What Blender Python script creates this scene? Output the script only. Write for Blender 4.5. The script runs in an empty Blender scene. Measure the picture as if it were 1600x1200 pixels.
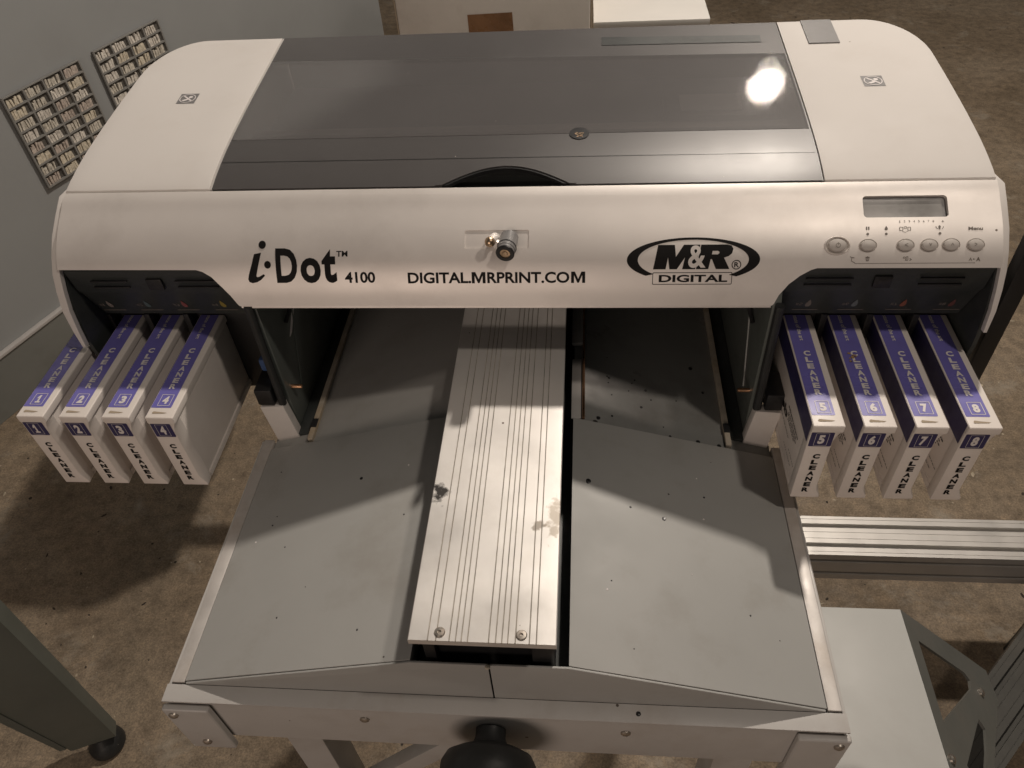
import bpy, bmesh, math, random
from mathutils import Vector, Matrix
random.seed(7)
PI = math.pi
scene = bpy.context.scene
col = scene.collection

# ------------------------------------------------------------------ camera
F_PX = 1210.0
yaw, pitch, roll = math.radians(-7.22), math.radians(44.93), math.radians(4.66)
fw = Vector((math.sin(yaw)*math.cos(pitch), math.cos(yaw)*math.cos(pitch), -math.sin(pitch)))
rt0 = Vector((math.cos(yaw), -math.sin(yaw), 0))
dn0 = fw.cross(rt0)
rt = rt0*math.cos(roll) + dn0*math.sin(roll)
dn = dn0*math.cos(roll) - rt0*math.sin(roll)
cam_d = bpy.data.cameras.new('camera')
cam = bpy.data.objects.new('camera', cam_d)
col.objects.link(cam)
m = Matrix.Identity(4)
for i in range(3):
    m[i][0] = rt[i]; m[i][1] = -dn[i]; m[i][2] = -fw[i]
m.translation = (0.068, 0, 1.55)
cam.matrix_world = m
cam_d.sensor_fit = 'HORIZONTAL'
cam_d.sensor_width = 36
cam_d.lens = 36*F_PX/1600
cam_d.clip_start = 0.02
cam_d.clip_end = 60
scene.camera = cam

# ------------------------------------------------------------------ light
world = bpy.data.worlds.new('World'); scene.world = world
world.use_nodes = True
bg = world.node_tree.nodes['Background']
bg.inputs[0].default_value = (1.0, 0.97, 0.93, 1)
bg.inputs[1].default_value = 0.035

def lamp(name, typ, loc, power, color, target=None, **kw):
    d = bpy.data.lights.new(name, typ); d.energy = power; d.color = color
    for k, v in kw.items(): setattr(d, k, v)
    o = bpy.data.objects.new(name, d); col.objects.link(o); o.location = loc
    if target is not None:
        o.rotation_euler = (Vector(target)-Vector(loc)).to_track_quat('-Z', 'Y').to_euler()
    return o
# main ceiling lamp, high behind the printer and to the right
lamp('ceiling_lamp', 'POINT', (0.76, 2.10, 3.25), 215, (1.0, 0.89, 0.78), shadow_soft_size=0.06)
# a bare lamp further back, whose glare shows in the lid
lamp('back_lamp', 'POINT', (0.79, 2.87, 2.63), 12, (1.0, 0.88, 0.76), shadow_soft_size=0.022)
# a weaker ceiling lamp over the photographer, and the room's large soft light behind
lamp('overhead_lamp', 'POINT', (0.92, 0.12, 2.90), 31, (1.0, 0.87, 0.75), shadow_soft_size=0.06)
lamp('room_light', 'AREA', (-0.7, -2.3, 1.55), 18, (1.0, 0.80, 0.67), target=(0, 0.5, 1.0), shape='DISK', size=1.4)

vs = scene.view_settings
vs.view_transform = 'Standard'; vs.look = 'None'; vs.exposure = 0; vs.gamma = 1
vs.use_curve_mapping = False

# ------------------------------------------------------------------ materials
MATS = {}
def mat(name, base, rough=0.5, metal=0.0, var=0.12, scale=18, bump=0.0, bscale=300, stain=None, stain_amt=0.0,
        stain_scale=6, speck=None, speck_scale=60, speck_size=0.12, coat=0.0, spec=0.5, stretch=None, rvar=0.1, speck_mix=0.9):
    mt = bpy.data.materials.new(name); mt.use_nodes = True
    nt = mt.node_tree; N = nt.nodes; L = nt.links
    p = N['Principled BSDF']
    p.inputs['Metallic'].default_value = metal
    p.inputs['Coat Weight'].default_value = coat
    p.inputs['Coat Roughness'].default_value = 0.15
    p.inputs['Specular IOR Level'].default_value = spec
    tc = N.new('ShaderNodeTexCoord'); src = tc.outputs['Object']
    if stretch:
        mp = N.new('ShaderNodeMapping'); mp.inputs['Scale'].default_value = stretch
        L.new(src, mp.inputs['Vector']); vsrc = mp.outputs[0]
    else: vsrc = src
    def noise(sc, det=4, v=None, rough_=0.6):
        n = N.new('ShaderNodeTexNoise'); n.inputs['Scale'].default_value = sc
        n.inputs['Detail'].default_value = det; n.inputs['Roughness'].default_value = rough_
        L.new(v or src, n.inputs['Vector']); return n.outputs['Fac']
    def ramp(fac, a, b, ca, cb):
        r = N.new('ShaderNodeMapRange'); r.clamp = True
        r.inputs[1].default_value = a; r.inputs[2].default_value = b
        r.inputs[3].default_value = ca; r.inputs[4].default_value = cb
        L.new(fac, r.inputs[0]); return r.outputs[0]
    def mix(fac, a, b):
        x = N.new('ShaderNodeMix'); x.data_type = 'RGBA'
        if isinstance(fac, float): x.inputs[0].default_value = fac
        else: L.new(fac, x.inputs[0])
        for i, c in ((6, a), (7, b)):
            if isinstance(c, tuple): x.inputs[i].default_value = (*c, 1)
            else: L.new(c, x.inputs[i])
        return x.outputs[2]
    n1 = noise(scale, 5, vsrc)
    c = mix(ramp(n1, .3, .7, 0., 1.), tuple(x*(1-var) for x in base), tuple(min(1, x*(1+var)) for x in base))
    if stain:
        c = mix(ramp(noise(stain_scale, 7, None, .65), .5, .75, 0., stain_amt), c, stain)
    if speck:
        vo = N.new('ShaderNodeTexVoronoi'); vo.inputs['Scale'].default_value = speck_scale
        L.new(src, vo.inputs['Vector'])
        # only some cells carry a speck, each with a different size
        sep = N.new('ShaderNodeSeparateColor'); L.new(vo.outputs['Color'], sep.inputs[0])
        rad = ramp(sep.outputs[0], .72, 1., 0.0, speck_size)
        lt = N.new('ShaderNodeMath'); lt.operation = 'LESS_THAN'
        L.new(vo.outputs['Distance'], lt.inputs[0]); L.new(rad, lt.inputs[1])
        ms = N.new('ShaderNodeMath'); ms.operation = 'MULTIPLY'; ms.inputs[1].default_value = speck_mix
        L.new(lt.outputs[0], ms.inputs[0])
        c = mix(ms.outputs[0], c, speck)
    L.new(c, p.inputs['Base Color'])
    L.new(ramp(noise(scale*1.7, 5, vsrc), .3, .7, max(.02, rough-rvar), min(1, rough+rvar)), p.inputs['Roughness'])
    if bump:
        b = N.new('ShaderNodeBump'); b.inputs['Strength'].default_value = bump
        b.inputs['Distance'].default_value = .001
        L.new(noise(bscale, 3, vsrc), b.inputs['Height']); L.new(b.outputs[0], p.inputs['Normal'])
    MATS[name] = mt
    return mt

M_WHITE = mat('white_plastic', (.68, .65, .62), .62, var=.03, scale=5, bump=.06, bscale=900, stain=(.52, .46, .40), stain_amt=.22, stain_scale=9, speck=(.25, .2, .16), speck_scale=38, speck_size=.05, speck_mix=.6, spec=.25)
M_CART = mat('cartridge_plastic', (.80, .74, .69), .45, var=.03, scale=14, bump=.04, bscale=700, stain=(.55, .47, .42), stain_amt=.2, stain_scale=20)
M_SILVER = mat('silver_paint', (.85, .805, .765), .45, metal=.32, var=.035, scale=7, bump=.05, bscale=1600, stain=(.42, .37, .33), stain_amt=.25, stain_scale=10, speck=(.10, .07, .05), speck_scale=34, speck_size=.055, rvar=.05)
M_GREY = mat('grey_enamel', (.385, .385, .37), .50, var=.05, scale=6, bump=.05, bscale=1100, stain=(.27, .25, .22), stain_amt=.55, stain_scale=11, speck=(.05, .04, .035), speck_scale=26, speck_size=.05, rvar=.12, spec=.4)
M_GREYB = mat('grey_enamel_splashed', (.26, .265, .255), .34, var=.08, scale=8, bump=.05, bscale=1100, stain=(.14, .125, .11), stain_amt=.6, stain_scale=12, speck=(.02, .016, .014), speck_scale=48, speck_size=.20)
M_FRAME = mat('frame_paint', (.50, .485, .465), .42, var=.05, scale=9, bump=.06, bscale=700, stain=(.30, .24, .19), stain_amt=.4, stain_scale=14, speck=(.06, .04, .03), speck_scale=40, speck_size=.06)
M_ALU = mat('brushed_aluminium', (.80, .775, .74), .33, metal=1.0, var=.06, scale=30, bump=.10, bscale=120, stretch=(14, .6, 14), stain=(.55, .49, .42), stain_amt=.35, stain_scale=9, speck=(.12, .08, .05), speck_scale=75, speck_size=.09, rvar=.07)
M_RIM = mat('rim_aluminium', (.62, .59, .56), .50, metal=.35, var=.10, scale=22, bump=.1, bscale=260, stain=(.36, .29, .22), stain_amt=.6, stain_scale=16)
M_EXTR = mat('mill_aluminium', (.56, .54, .51), .45, metal=.5, var=.06, scale=12, bump=.03, bscale=300, stain=(.30, .27, .23), stain_amt=.4, stain_scale=5)
M_DARK = mat('dark_green_grey', (.036, .041, .040), .45, var=.15, scale=10, bump=.1, bscale=900, stain=(.10, .10, .095), stain_amt=.5, stain_scale=14)
M_WALLP = mat('inner_plate', (.125, .14, .13), .38, var=.12, scale=9, bump=.05, bscale=600, stain=(.06, .06, .055), stain_amt=.6, stain_scale=12, speck=(.015, .012, .01), speck_scale=30, speck_size=.14)
M_BLACK = mat('black_plastic', (.018, .018, .019), .38, var=.2, scale=20, bump=.06, bscale=500)
M_RUB = mat('black_rubber', (.02, .021, .021), .5, var=.25, scale=40, bump=.1, bscale=300, speck=(.3, .27, .24), speck_scale=70, speck_size=.05)
M_INK = mat('black_print', (.012, .011, .011), .6, spec=.15, var=.1, scale=60, speck=(.5, .47, .44), speck_scale=160, speck_size=.05)
M_WINK = mat('white_print', (.74, .70, .69), .5, var=.05, scale=80)
M_BLUE = mat('violet_label', (.165, .15, .47), .35, var=.07, scale=30, bump=.02, bscale=600, stain=(.12, .10, .27), stain_amt=.4, stain_scale=22)
M_NAVY = mat('navy_label', (.040, .034, .115), .4, var=.1, scale=40)
M_LCD = mat('display_glass', (.25, .245, .235), .22, var=.06, scale=20, stain=(.33, .31, .29), stain_amt=.4, stain_scale=30, coat=.3)
M_BTN = mat('grey_button', (.55, .515, .48), .45, var=.03, scale=60)
M_ICON = mat('grey_print', (.20, .175, .155), .6, var=.05, scale=60)
M_COPPER = mat('copper', (.72, .42, .25), .35, metal=1, var=.15, scale=90)
M_BRASS = mat('brass', (.55, .40, .27), .32, metal=1, var=.12, scale=70)
M_GROOVE = mat('groove_fill_tone', (.40, .36, .31), .8, var=.4, scale=60)
M_STEEL = mat('screw_steel', (.50, .46, .41), .38, metal=.9, var=.15, scale=120, stain=(.28, .16, .09), stain_amt=.5, stain_scale=80)
M_GREYP = mat('mid_grey_plastic', (.19, .185, .185), .4, var=.04, scale=30, bump=.06, bscale=900)
M_PALE = mat('pale_strip', (.50, .45, .37), .55, var=.25, scale=30, stain=(.34, .22, .08), stain_amt=.8, stain_scale=16)
M_BLUEP = mat('blue_plastic', (.05, .10, .24), .4)
M_BOX = mat('white_cardboard', (.76, .71, .65), .75, var=.05, scale=6, bump=.25, bscale=160, stain=(.44, .37, .29), stain_amt=.4, stain_scale=5)
M_BOXB = mat('brown_cardboard', (.42, .34, .25), .8, var=.12, scale=14, bump=.2, bscale=140)
M_TAPE = mat('brown_tape', (.32, .17, .085), .3, var=.2, scale=20, bump=.3, bscale=40)
M_BOARD = mat('white_laminate', (.78, .76, .72), .4, var=.02, scale=8)
M_EXTR_SHADE = mat('shaded_aluminium', (.062, .06, .053), .5, metal=.4, var=.15, scale=12, bump=.08, bscale=300, stain=(.10, .09, .075), stain_amt=.6, stain_scale=7)  # same aluminium, darkened so the diagonal beam's shade sits in the colour
M_LEG = mat('green_grey_steel', (.125, .135, .118), .5, var=.12, scale=6, bump=.1, bscale=500, stain=(.08, .075, .06), stain_amt=.5, stain_scale=6)
M_POST = mat('grey_wall_paint', (.325, .335, .335), .62, var=.05, scale=1.6, bump=.12, bscale=130, stain=(.25, .245, .235), stain_amt=.35, stain_scale=1.4)
M_SKIRT = mat('skirting_paint', (.20, .205, .19), .55, var=.10, scale=4, bump=.1, bscale=200, stain=(.13, .12, .10), stain_amt=.6, stain_scale=5)
M_TRIM = mat('pale_trim', (.50, .48, .46), .5, var=.06, scale=8)
M_RACK = mat('rack_grey', (.26, .255, .24), .6, var=.1, scale=40)
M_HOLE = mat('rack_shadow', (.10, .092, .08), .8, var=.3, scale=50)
M_PAPER = [mat('paper_%d' % i, c, .7, var=.35, scale=130, stain=s, stain_amt=.7, stain_scale=90) for i, (c, s) in enumerate([
    ((.60, .56, .48), (.20, .17, .13)), ((.66, .60, .48), (.32, .23, .12)), ((.52, .45, .39), (.16, .11, .10)), ((.70, .66, .59), (.26, .22, .20))])]

def floor_material():
    mt = bpy.data.materials.new('stained_concrete'); mt.use_nodes = True
    nt = mt.node_tree; N = nt.nodes; L = nt.links; p = N['Principled BSDF']
    tc = N.new('ShaderNodeTexCoord')
    def noise(sc, det=6, r=.65, dist=0):
        n = N.new('ShaderNodeTexNoise'); n.inputs['Scale'].default_value = sc; n.inputs['Detail'].default_value = det
        n.inputs['Roughness'].default_value = r; n.inputs['Distortion'].default_value = dist
        L.new(tc.outputs['Object'], n.inputs['Vector']); return n.outputs['Fac']
    def ramp(f, stops):
        r = N.new('ShaderNodeValToRGB'); e = r.color_ramp.elements
        e[0].position, e[0].color = stops[0][0], (*stops[0][1], 1)
        e[1].position, e[1].color = stops[-1][0], (*stops[-1][1], 1)
        for q, c in stops[1:-1]:
            k = e.new(q); k.color = (*c, 1)
        L.new(f, r.inputs[0]); return r.outputs[0]
    def mix(f, a, b, mode='MIX'):
        x = N.new('ShaderNodeMix'); x.data_type = 'RGBA'; x.blend_type = mode
        if isinstance(f, float): x.inputs[0].default_value = f
        else: L.new(f, x.inputs[0])
        for i, c in ((6, a), (7, b)):
            if isinstance(c, tuple): x.inputs[i].default_value = (*c, 1)
            else: L.new(c, x.inputs[i])
        return x.outputs[2]
    def rng(f, a, b, c, d):
        r = N.new('ShaderNodeMapRange'); r.inputs[1].default_value = a; r.inputs[2].default_value = b
        r.inputs[3].default_value = c; r.inputs[4].default_value = d; L.new(f, r.inputs[0]); return r.outputs[0]
    big = ramp(noise(1.7, 8, .6, .6), [(.30, (.165, .126, .085)), (.5, (.225, .176, .124)), (.70, (.285, .232, .172))])
    fine = ramp(noise(27, 12, .82), [(.30, (.40, .38, .36)), (.5, (1.0, .99, .97)), (.70, (1.55, 1.5, 1.42))])
    c = mix(1.0, big, fine, 'MULTIPLY')
    grit = ramp(noise(230, 4, .8), [(.30, (.55, .53, .51)), (.5, (1.0, 1.0, 1.0)), (.72, (1.5, 1.47, 1.42))])
    c = mix(1.0, c, grit, 'MULTIPLY')
    pale = rng(noise(6.2, 11, .76, .4), .56, .70, 0., .60)
    c = mix(pale, c, (.40, .36, .295))
    dark = rng(noise(4.3, 10, .76, .5), .57, .72, 0., .50)
    c = mix(dark, c, (.052, .038, .026))
    vo = N.new('ShaderNodeTexVoronoi'); vo.inputs['Scale'].default_value = 26
    L.new(tc.outputs['Object'], vo.inputs['Vector'])
    sep = N.new('ShaderNodeSeparateColor'); L.new(vo.outputs['Color'], sep.inputs[0])
    lt = N.new('ShaderNodeMath'); lt.operation = 'LESS_THAN'
    L.new(vo.outputs['Distance'], lt.inputs[0]); L.new(rng(sep.outputs[0], .7, 1., 0., .13), lt.inputs[1])
    c = mix(lt.outputs[0], c, (.035, .026, .02))
    L.new(c, p.inputs['Base Color'])
    L.new(rng(noise(8, 6), .3, .7, .55, .9), p.inputs['Roughness'])
    b = N.new('ShaderNodeBump'); b.inputs['Strength'].default_value = .30; b.inputs['Distance'].default_value = .004
    L.new(noise(45, 8, .7), b.inputs['Height']); L.new(b.outputs[0], p.inputs['Normal'])
    return mt
M_FLOOR = floor_material()

def lid_material(name, base, rough, transp, spk):
    """smoked clear plastic: dark body, a glossy skin, dust specks, and a little see-through"""
    mt = mat(name, base, rough, var=.05, scale=6, bump=.03, bscale=1500, stain=tuple(x*1.5 for x in base), stain_amt=.3, stain_scale=4,
             speck=(.55, .5, .45), speck_scale=62, speck_size=spk, spec=.7, rvar=.03)
    nt = mt.node_tree; N = nt.nodes; L = nt.links
    t = N.new('ShaderNodeBsdfTransparent'); t.inputs[0].default_value = (.80, .78, .77, 1)
    mx = N.new('ShaderNodeMixShader'); mx.inputs[0].default_value = transp
    L.new(N['Principled BSDF'].outputs[0], mx.inputs[1]); L.new(t.outputs[0], mx.inputs[2])
    L.new(mx.outputs[0], N['Material Output'].inputs['Surface'])
    return mt
M_LID = lid_material('smoked_lid', (.165, .158, .157), .05, .40, .055)
M_LID.node_tree.nodes['Principled BSDF'].inputs['Coat Weight'].default_value = .35
M_LID.node_tree.nodes['Principled BSDF'].inputs['Coat Roughness'].default_value = .38
M_LIDF = lid_material('frosted_smoked_lid', (.088, .083, .082), .40, .14, .045)

def platen_material():
    """brushed aluminium with two ink smudges of their own shape"""
    mt = mat('platen_aluminium', (.93, .90, .86), .38, metal=.55, var=.02, scale=9, bump=.015, bscale=500, stain=(.62, .56, .48), stain_amt=.30, stain_scale=14,
             speck=(.12, .08, .05), speck_scale=70, speck_size=.085, rvar=.07)
    nt = mt.node_tree; N = nt.nodes; L = nt.links; p = N['Principled BSDF']
    link = [l for l in nt.links if l.to_socket == p.inputs['Base Color']][0]
    c = link.from_socket
    tc = N.new('ShaderNodeTexCoord')
    no = N.new('ShaderNodeTexNoise'); no.inputs['Scale'].default_value = 150; no.inputs['Detail'].default_value = 6
    L.new(tc.outputs['Object'], no.inputs['Vector'])
    for (cx, cy), (rx, ry), colr, amt in [((-.0475, .3805), (.0075, .013), (.02, .017, .015), .95), ((.0480, .3560), (.008, .022), (.42, .36, .28), .7), ((.0350, .3490), (.006, .006), (.26, .21, .16), .75)]:
        mp = N.new('ShaderNodeVectorMath'); mp.operation = 'SUBTRACT'; mp.inputs[1].default_value = (cx, cy-.55, 0)
        L.new(tc.outputs['Object'], mp.inputs[0])
        dv = N.new('ShaderNodeVectorMath'); dv.operation = 'MULTIPLY'; dv.inputs[1].default_value = (1/rx, 1/ry, 0)
        L.new(mp.outputs[0], dv.inputs[0])
        ln = N.new('ShaderNodeVectorMath'); ln.operation = 'LENGTH'; L.new(dv.outputs[0], ln.inputs[0])
        ad = N.new('ShaderNodeMath'); ad.operation = 'MULTIPLY_ADD'; ad.inputs[1].default_value = 2.6
        L.new(no.outputs['Fac'], ad.inputs[0]); L.new(ln.outputs['Value'], ad.inputs[2])
        r = N.new('ShaderNodeMapRange'); r.inputs[1].default_value = 2.25; r.inputs[2].default_value = 1.75
        r.inputs[3].default_value = 0; r.inputs[4].default_value = amt; L.new(ad.outputs[0], r.inputs[0])
        x = N.new('ShaderNodeMix'); x.data_type = 'RGBA'; L.new(r.outputs[0], x.inputs[0])
        L.new(c, x.inputs[6]); x.inputs[7].default_value = (*colr, 1); c = x.outputs[2]
    L.new(c, p.inputs['Base Color'])
    return mt
M_PLATEN = platen_material()

# ------------------------------------------------------------------ mesh helpers
ORG = {}
def org(parent):
    return ORG.get(parent, Vector((0, 0, 0)))
def link(name, me, mt, parent=None, smooth=True, ang=32):
    o = bpy.data.objects.new(name, me); col.objects.link(o)
    if mt: me.materials.append(mt)
    if smooth:
        me.polygons.foreach_set('use_smooth', [True]*len(me.polygons))
        try: me.set_sharp_from_angle(angle=math.radians(ang))
        except Exception: pass
    if parent is not None:
        o.parent = parent; ORG[o] = org(parent)
    return o
def obj(name, verts, faces, mt, parent=None, bevel=0, seg=2, smooth=True):
    """verts in world coordinates; local origin is the thing's base"""
    off = org(parent)
    me = bpy.data.meshes.new(name)
    me.from_pydata([(v[0]-off.x, v[1]-off.y, v[2]-off.z) for v in verts], [], faces)
    bm = bmesh.new(); bm.from_mesh(me)
    bmesh.ops.recalc_face_normals(bm, faces=bm.faces)
    if bevel:
        es = [e for e in bm.edges if len(e.link_faces) == 2 and e.calc_face_angle(0) > .5]
        bmesh.ops.bevel(bm, geom=es, offset=bevel, segments=seg, profile=.6, affect='EDGES', clamp_overlap=True)
    bm.to_mesh(me); bm.free()
    return link(name, me, mt, parent, smooth)
def box_vf(x0, x1, y0, y1, z0, z1):
    v = [(x, y, z) for x in (x0, x1) for y in (y0, y1) for z in (z0, z1)]
    f = [(0, 1, 3, 2), (4, 6, 7, 5), (0, 4, 5, 1), (2, 3, 7, 6), (0, 2, 6, 4), (1, 5, 7, 3)]
    return v, f
def box(name, x0, x1, y0, y1, z0, z1, mt, parent=None, bevel=.001, seg=2):
    v, f = box_vf(x0, x1, y0, y1, z0, z1)
    return obj(name, v, f, mt, parent, bevel, seg)
def boxes(name, lst, mt, parent=None, bevel=0):
    V, Fc = [], []
    for b in lst:
        v, f = box_vf(*b); n = len(V); V += v; Fc += [tuple(i+n for i in q) for q in f]
    return obj(name, V, Fc, mt, parent, bevel)
def prism(name, poly, axis, a, b, mt, parent=None, bevel=0, seg=2, smooth=True):
    """extrude a polygon (in the other two axes, in axis order) along axis from a to b"""
    def mk(p, t):
        q = list(p); q.insert(axis, t); return tuple(q)
    n = len(poly)
    V = [mk(p, a) for p in poly] + [mk(p, b) for p in poly]
    Fc = [tuple(range(n)), tuple(range(2*n-1, n-1, -1))] + [(i, (i+1) % n, n+(i+1) % n, n+i) for i in range(n)]
    return obj(name, V, Fc, mt, parent, bevel, seg, smooth)
def revolve(name, base, axis, prof, mt, parent=None, seg=28):
    """prof: list of (radius, distance along axis)"""
    ax = Vector(axis).normalized(); u = ax.orthogonal().normalized(); w = ax.cross(u)
    V, Fc = [], []; base = Vector(base)
    for r, h in prof:
        for k in range(seg):
            a = 2*PI*k/seg; V.append(base+ax*h+(u*math.cos(a)+w*math.sin(a))*max(r, 1e-5))
    for i in range(len(prof)-1):
        for k in range(seg):
            Fc.append((i*seg+k, i*seg+(k+1) % seg, (i+1)*seg+(k+1) % seg, (i+1)*seg+k))
    Fc.append(tuple(range(seg))); Fc.append(tuple(range((len(prof)-1)*seg, len(prof)*seg)))
    return obj(name, V, Fc, mt, parent)
def tube(name, pts, r, mt, parent=None, seg=10):
    pts = [Vector(p) for p in pts]; V, Fc = [], []
    up = None
    for i, p in enumerate(pts):
        t = (pts[min(i+1, len(pts)-1)]-pts[max(i-1, 0)]).normalized()
        u = t.orthogonal().normalized() if up is None else (up-t*up.dot(t)).normalized()
        up = u; w = t.cross(u)
        for k in range(seg):
            a = 2*PI*k/seg; V.append(p+(u*math.cos(a)+w*math.sin(a))*r)
    for i in range(len(pts)-1):
        for k in range(seg):
            Fc.append((i*seg+k, i*seg+(k+1) % seg, (i+1)*seg+(k+1) % seg, (i+1)*seg+k))
    Fc.append(tuple(range(seg))); Fc.append(tuple(range((len(pts)-1)*seg, len(pts)*seg)))
    return obj(name, V, Fc, mt, parent)
def thing(name, label, cat, loc, group=None):
    o = bpy.data.objects.new(name, None); col.objects.link(o); o.location = loc
    o.empty_display_size = .05
    o['label'] = label; o['category'] = cat
    if group: o['group'] = group
    ORG[o] = Vector(loc); return o
def tag(o, label, cat, group=None):
    o['label'] = label; o['category'] = cat
    if group: o['group'] = group
    return o

# --- printer skin profile: (Y, Z) from the front cover's lower lip, up and back over the lid
PR = [(.5365, 1.1097), (.5405, 1.126), (.548, 1.142), (.557, 1.154), (.571, 1.1665), (.589, 1.178), (.607, 1.1878), (.646, 1.197), (.695, 1.2035), (.753, 1.209), (.803, 1.2128), (.883, 1.219)]
def _cr(P, n=12):
    P = [Vector(p) for p in P]; out = []
    for i in range(len(P)-1):
        p0, p1, p2, p3 = P[max(i-1, 0)], P[i], P[i+1], P[min(i+2, len(P)-1)]
        for k in range(n):
            t = k/n
            out.append(.5*((2*p1)+(-p0+p2)*t+(2*p0-5*p1+4*p2-p3)*t*t+(-p0+3*p1-3*p2+p3)*t**3))
    out.append(P[-1]); return out
PD = _cr(PR); PS = [0.0]
for a, b in zip(PD, PD[1:]): PS.append(PS[-1]+(b-a).length)
def prof(s):
    if s <= 0: i, u = 0, s/(PS[1])
    elif s >= PS[-1]: i = len(PS)-2; u = (s-PS[i])/(PS[i+1]-PS[i])
    else:
        i = max(k for k in range(len(PS)-1) if PS[k] <= s); u = (s-PS[i])/(PS[i+1]-PS[i])
    p = PD[i]+(PD[i+1]-PD[i])*u
    i0, i1 = max(0, i-2), min(len(PD)-1, i+3)
    t = (PD[i1]-PD[i0]).normalized()
    return p, Vector((0, -t.y, t.x))       # outward normal as (0, ny, nz)
def skin(x, s, h=0.0):
    p, n = prof(s)
    return Vector((x, p.x, p.y))+n*h

def flat_fill(loops):
    """triangulated 2D region; loops[0] is the outline, the rest are holes"""
    bm = bmesh.new(); es = []
    for lp in loops:
        vs_ = [bm.verts.new((p[0], p[1], 0)) for p in lp]
        for i in range(len(vs_)): es.append(bm.edges.new((vs_[i], vs_[(i+1) % len(vs_)])))
    bmesh.ops.triangle_fill(bm, use_beauty=True, use_dissolve=False, edges=es, normal=(0, 0, 1))
    return bm
def slice_bm(bm, xs_, ss_):
    for vals, no in ((xs_, (1, 0, 0)), (ss_, (0, 1, 0))):
        for c in vals:
            g = bm.verts[:]+bm.edges[:]+bm.faces[:]
            bmesh.ops.bisect_plane(bm, geom=g, dist=1e-7, plane_co=(c*no[0], c*no[1], 0), plane_no=no)
def frange(a, b, st):
    out = []; x = a
    while x < b: out.append(x); x += st
    return out
def wrapped(name, loops, thick, mt, parent, h=0.0, xstep=.05, sstep=.005, mapf=skin):
    """a sheet laid on the printer's skin, with real thickness inward"""
    bm = flat_fill(loops)
    xs_ = [v.co.x for v in bm.verts]; ss_ = [v.co.y for v in bm.verts]
    slice_bm(bm, frange(min(xs_)+xstep, max(xs_), xstep), frange(min(ss_)+sstep, max(ss_), sstep))
    for f in bm.faces:
        if f.normal.z < 0: f.normal_flip()
    bm.verts.index_update()
    off = org(parent)
    top = [mapf(v.co.x, v.co.y, h)-off for v in bm.verts]
    V = list(top); Fc = [tuple(v.index for v in f.verts) for f in bm.faces]
    if thick:
        n = len(V)
        V += [mapf(v.co.x, v.co.y, h-thick)-off for v in bm.verts]
        Fc += [tuple(i+n for i in reversed(q)) for q in Fc]
        for e in bm.edges:
            if len(e.link_faces) == 1:
                lp = e.link_loops[0]; a = lp.vert.index; b = lp.link_loop_next.vert.index
                Fc.append((b, a, a+n, b+n))
    bm.free()
    me = bpy.data.meshes.new(name); me.from_pydata([tuple(v) for v in V], [], Fc); me.validate()
    return link(name, me, mt, parent, True, 40)
def rrect(x0, x1, y0, y1, r, n=5):
    out = []
    for cx, cy, a0 in ((x1-r, y1-r, 0), (x0+r, y1-r, 90), (x0+r, y0+r, 180), (x1-r, y0+r, 270)):
        for k in range(n+1):
            a = math.radians(a0+90*k/n); out.append((cx+r*math.cos(a), cy+r*math.sin(a)))
    return out
def ellipse(cx, cy, rx, ry, n=36):
    return [(cx+rx*math.cos(2*PI*k/n), cy+ry*math.sin(2*PI*k/n)) for k in range(n)]

# --- lettering: outlines from Blender's built-in font, fitted to a measured box
GL = {}
def glyph(body, offset=0.0, shear=0.0):
    key = (body, offset, shear)
    if key in GL: return GL[key]
    c = bpy.data.curves.new('lettering', 'FONT'); c.body = body; c.size = 1; c.offset = offset; c.shear = shear
    c.resolution_u = 4; c.fill_mode = 'FRONT'
    o = bpy.data.objects.new('lettering_source', c); col.objects.link(o)
    dg = bpy.context.evaluated_depsgraph_get()
    me = bpy.data.meshes.new_from_object(o.evaluated_get(dg))
    V = [(v.co.x, v.co.y) for v in me.vertices]; Fc = [tuple(p.vertices) for p in me.polygons]
    bpy.data.objects.remove(o); bpy.data.curves.remove(c); bpy.data.meshes.remove(me)
    x0 = min(v[0] for v in V); x1 = max(v[0] for v in V); y0 = min(v[1] for v in V); y1 = max(v[1] for v in V)
    V = [((x-x0)/max(x1-x0, 1e-6), (y-y0)/max(y1-y0, 1e-6)) for x, y in V]
    GL[key] = (V, Fc); return GL[key]
ONE = [(.10, .70), (.42, 1), (.68, 1), (.68, .17), (.95, .17), (.95, 0), (.08, 0), (.08, .17), (.36, .17), (.36, .68), (.10, .52)]
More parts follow.
